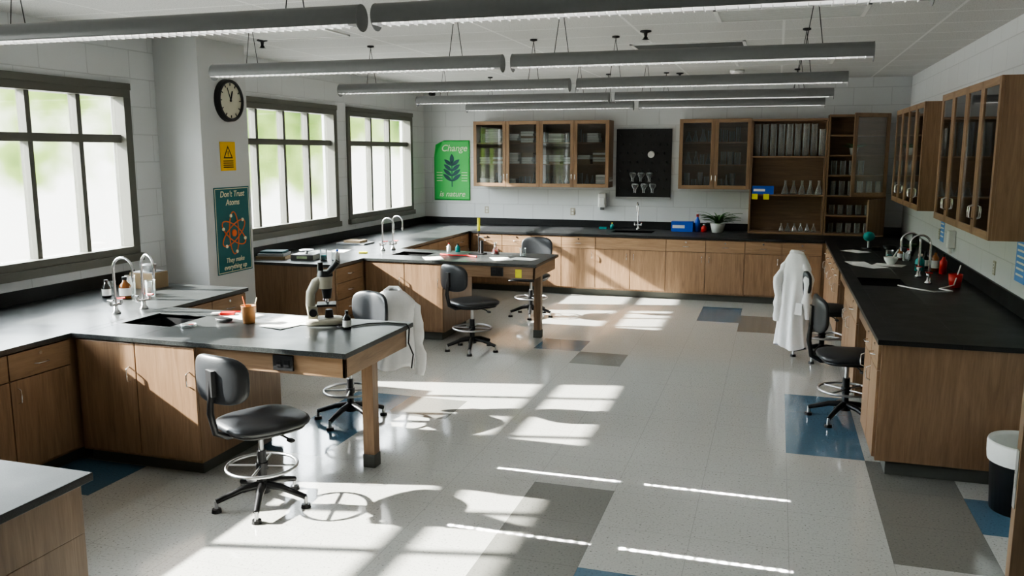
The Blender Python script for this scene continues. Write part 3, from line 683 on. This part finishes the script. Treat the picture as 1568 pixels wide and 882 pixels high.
for i in range(5): flask(mb,.48+i*.115,.12+.03*(i%2),.05,.2)
mb.obj('conical_flasks',(-.35,12.93,TZ+.573))
mb=MB()
for i in range(6): flask(mb,.45+i*.09,.12+.03*(i%2),.035,.12)
mb.obj('conical_flasks',(-.35,12.93,TZ+.031))
for zz,nn in((.571,6),(.291,5),(.031,5),(.861,4)):
    mb=MB()
    for i in range(nn): beaker(mb,.08+i*.12,.14,.038,.20 if zz>.5 else .14)
    mb.obj('glass_beakers',(.70,12.93,TZ+zz))
def contents(name,T,L,zs,kind,seed,dep=.35):
    rd=random.Random(seed);mb=MB()
    for z in zs:
        x=.08
        while x<L-.12:
            kk=rd.choice(kind)
            if kk=='b': r=rd.uniform(.03,.045);beaker(mb,x+r,rd.uniform(.08,.16),r,rd.uniform(.12,.22),z=z);x+=2*r+.02
            elif kk=='f': r=rd.uniform(.035,.05);flask(mb,x+r,rd.uniform(.08,.16),r,rd.uniform(.13,.2),z=z);x+=2*r+.02
            elif kk=='k':
                n=rd.randint(3,6);w=rd.uniform(.18,.24)
                for q in range(n): mb.box(x,x+w-rd.uniform(0,.03),.05,.28,z+q*.035,z+q*.035+.03,rd.choice(['paper','ceram','book1','paper']))
                x+=w+.03
            elif kk=='c':
                w=rd.uniform(.1,.2);mb.box(x,x+w,.06,.28,z,z+rd.uniform(.08,.22),rd.choice(['blue','white','tealb','red','ltblue','paper','white','paper']));x+=w+.03
            elif kk=='t': r=.035;bottle(mb,x+r,.15,r,rd.uniform(.15,.25),rd.choice(['amber','white','white','ltblue','red']),z=z);x+=2*r+.02
            else: x+=.15
    o=mb.obj(name);o.matrix_world=T
contents('shelf_supplies',TR(-4.64,12.91,1.55),2.1,(.36,),'kkbk',1);contents('shelf_supplies',TR(-4.64,12.91,1.55),2.1,(.021,.69),'kbbf',2)
contents('shelf_supplies',TR(-1.40,12.91,1.55),.95,(.021,.36,.69),'bbf',3)
contents('shelf_supplies',TR(1.40,8.50,1.50,-90),2.0,(.021,.36,.69),'ctcb',4);contents('shelf_supplies',TR(1.40,11.55,1.50,-90),2.0,(.021,.36,.69),'ctb',5)
mb=MB();mb.lathe((0,0,0),[(0,0),(.045,0),(.04,.015),(.065,.05),(.075,.085),(.068,.085),(.05,.04),(0,.03)],'ceram');mb.cyl((0,0,.04),(.07,.03,.16),.012,'ceram',.008);mb.obj('mortar_and_pestle',(1.20,9.7,TZ))
one('wash_bottle',bottle,1.42,9.3,r=.045,h=.17,k='tealb',cap='white')
one('reagent_bottle',bottle,1.56,9.3,r=.035,h=.22,k='amber');one('reagent_bottle',bottle,1.60,9.1,r=.035,h=.20,k='red')
one('reagent_bottle',bottle,1.5,9.5,r=.035,h=.18,k='dkbottle')
mb=MB();mb.lathe((0,0,0),[(0,.002),(.045,.002),(.06,.12),(.056,.12),(.04,.01),(0,.01)],'red');mb.obj('red_cup',(1.55,8.22,TZ))
mb=MB();mb.tube([(-.3,.2,.008),(-.2,.05,.008),(-.05,-.1,.008),(.1,-.02,.008),(.02,.1,.008),(.15,.2,.03),(.2,.25,.2)],.006,'white',8);mb.obj('rubber_hose',(1.38,7.95,TZ))
papers('paper_sheets',[(0,0,40),(.2,.15,70),(-.1,.2,10)],.98,9.5)
papers('paper_sheets',[(0,0,40)],.95,10.9)
mb=MB();mb.cyl((0,0,0),(0,0,.01),.08,'black',n=20);mb.cyl((0,0,.01),(0,0,.10),.012,'steelB');mb.sell((0,0,.15),(.07,.07,.06),'tealb',1,1);mb.obj('round_bottom_flask',(1.13,11.3,TZ))
mb=MB();mb.lathe((0,0,0),[(0,0),(.07,0),(.08,.06),(0,.07)],'black');mb.box(-.2,-.1,-.04,.04,0,.04,'dkbottle');mb.obj('hot_plate',(1.35,11.1,TZ))
mb=MB();bottle(mb,0,0,.03,.14,'amber');bottle(mb,.09,.05,.03,.12,'white','red');beaker(mb,-.1,.05,.04,.1,'tealb');beaker(mb,.05,-.1,.035,.09);mb.obj('bottle_set',(1.35,10.2,TZ))
mb=MB();bottle(mb,0,0,.03,.1,'tealb','yellow');mb.box(-.2,-.08,-.03,.03,0,.03,'tealb');mb.obj('sink_caddy',(-2.4,13.0,TZ))
mb=MB();mb.lathe((0,0,0),[(0,0),(.165,0),(.19,.40),(.195,.41)],'black',32);mb.lathe((0,0,0),[(.1,.06),(.16,.2),(.186,.40),(.197,.425),(.203,.41),(.201,.34),(.196,.30)],'bag',32)
mb.obj('trash_can',(1.47,5.42,0))
mb=MB();mb.box(.80,1.70,3.0,3.045,.01,2.1,'woodV');mb.box(.797,.80,3.008,3.037,.93,1.13,'steelB');mb.box(.795,.797,3.015,3.03,1.0,1.05,'steel')
mb.cyl((.86,3.0,1.0),(.86,2.94,1.0),.025,'steelB');mb.cyl((.86,2.94,1.0),(.97,2.94,1.0),.011,'steel')
mb.obj('door_1',bevel=.002)
# ---------------------------------------------------------------- light
sun=bpy.data.lights.new('sun','SUN');sun.energy=18;sun.angle=math.radians(.8);sun.color=(1,.97,.91)
so=bpy.data.objects.new('sun',sun);bpy.context.collection.objects.link(so)
so.rotation_euler=Vector((1.74,.405,-1)).to_track_quat('-Z','Y').to_euler();so.location=(-12,0,8)
# added, unseen strip lights that draw the dotted sun streaks on the floor
def beam(xc,yf,yt,L):
    l=bpy.data.lights.new('added_streak_beam','AREA');l.shape='RECTANGLE';l.size=L;l.size_y=.026;l.spread=math.radians(.4);l.energy=1.0*L
    l.use_nodes=True;nt=l.node_tree;N=nt.nodes;K=nt.links;e=N['Emission']
    g=N.new('ShaderNodeNewGeometry');sp=N.new('ShaderNodeSeparateXYZ');K.new(g.outputs['Parametric'],sp.inputs[0])
    a=N.new('ShaderNodeMath');a.operation='MULTIPLY';a.inputs[1].default_value=2*PI*round(L/.06);K.new(sp.outputs[0],a.inputs[0])
    s=N.new('ShaderNodeMath');s.operation='SINE';K.new(a.outputs[0],s.inputs[0])
    q=N.new('ShaderNodeMath');q.operation='MULTIPLY_ADD';q.inputs[1].default_value=.9;q.inputs[2].default_value=.9;K.new(s.outputs[0],q.inputs[0]);K.new(q.outputs[0],e.inputs['Strength'])
    o=bpy.data.objects.new('added_streak_beam',l);bpy.context.collection.objects.link(o);o.location=(xc,yf,2.62)
    dy=yt-yf;o.rotation_euler=(math.atan2(dy,2.62),0,0)
for yf,yt in((5.80,5.15),(3.79,4.23)):
    beam(-1.28,yf,yt,.82);beam(-.27,yf,yt,.88)
w=bpy.data.worlds.new('world');bpy.context.scene.world=w;w.use_nodes=True;nt=w.node_tree;N=nt.nodes;L=nt.links
bg=N['Background'];tc=N.new('ShaderNodeTexCoord')
sp=N.new('ShaderNodeSeparateXYZ');L.new(tc.outputs['Generated'],sp.inputs[0])
no=N.new('ShaderNodeTexNoise');no.inputs['Scale'].default_value=12;no.inputs['Detail'].default_value=3;L.new(tc.outputs['Generated'],no.inputs['Vector'])
el=N.new('ShaderNodeMapRange');el.inputs['From Min'].default_value=-.07;el.inputs['From Max'].default_value=.03;el.inputs['To Min'].default_value=.20;el.inputs['To Max'].default_value=-.11;L.new(sp.outputs[2],el.inputs[0])
ad=N.new('ShaderNodeMath');ad.operation='ADD';L.new(no.outputs['Fac'],ad.inputs[0]);L.new(el.outputs[0],ad.inputs[1])
r=N.new('ShaderNodeValToRGB');e=r.color_ramp.elements;e[0].position=.30;e[0].color=(.13,.26,.045,1);e[1].position=.60;e[1].color=(1.6,1.6,1.55,1)
x=e.new(.44);x.color=(.50,.72,.20,1)
L.new(ad.outputs[0],r.inputs[0])
sk=N.new('ShaderNodeMapRange');sk.inputs['From Min'].default_value=.10;sk.inputs['From Max'].default_value=.22;L.new(sp.outputs[2],sk.inputs[0])
mx=N.new('ShaderNodeMix');mx.data_type='RGBA';L.new(sk.outputs[0],mx.inputs[0]);L.new(r.outputs[0],mx.inputs[6]);mx.inputs[7].default_value=(6.2,6.6,7.0,1);L.new(mx.outputs[2],bg.inputs[0])
bg.inputs[1].default_value=1.9
# ---------------------------------------------------------------- camera
c=bpy.data.cameras.new('camera');c.lens=36*1297.07/1568;c.sensor_width=36
co=bpy.data.objects.new('camera',c);bpy.context.collection.objects.link(co);co.location=(0,0,2.092)
co.rotation_euler=(math.radians(90-9.124),0,math.radians(17.207));bpy.context.scene.camera=co
sc=bpy.context.scene;sc.view_settings.view_transform='AgX';sc.view_settings.look='AgX - Medium High Contrast';sc.view_settings.exposure=1.48
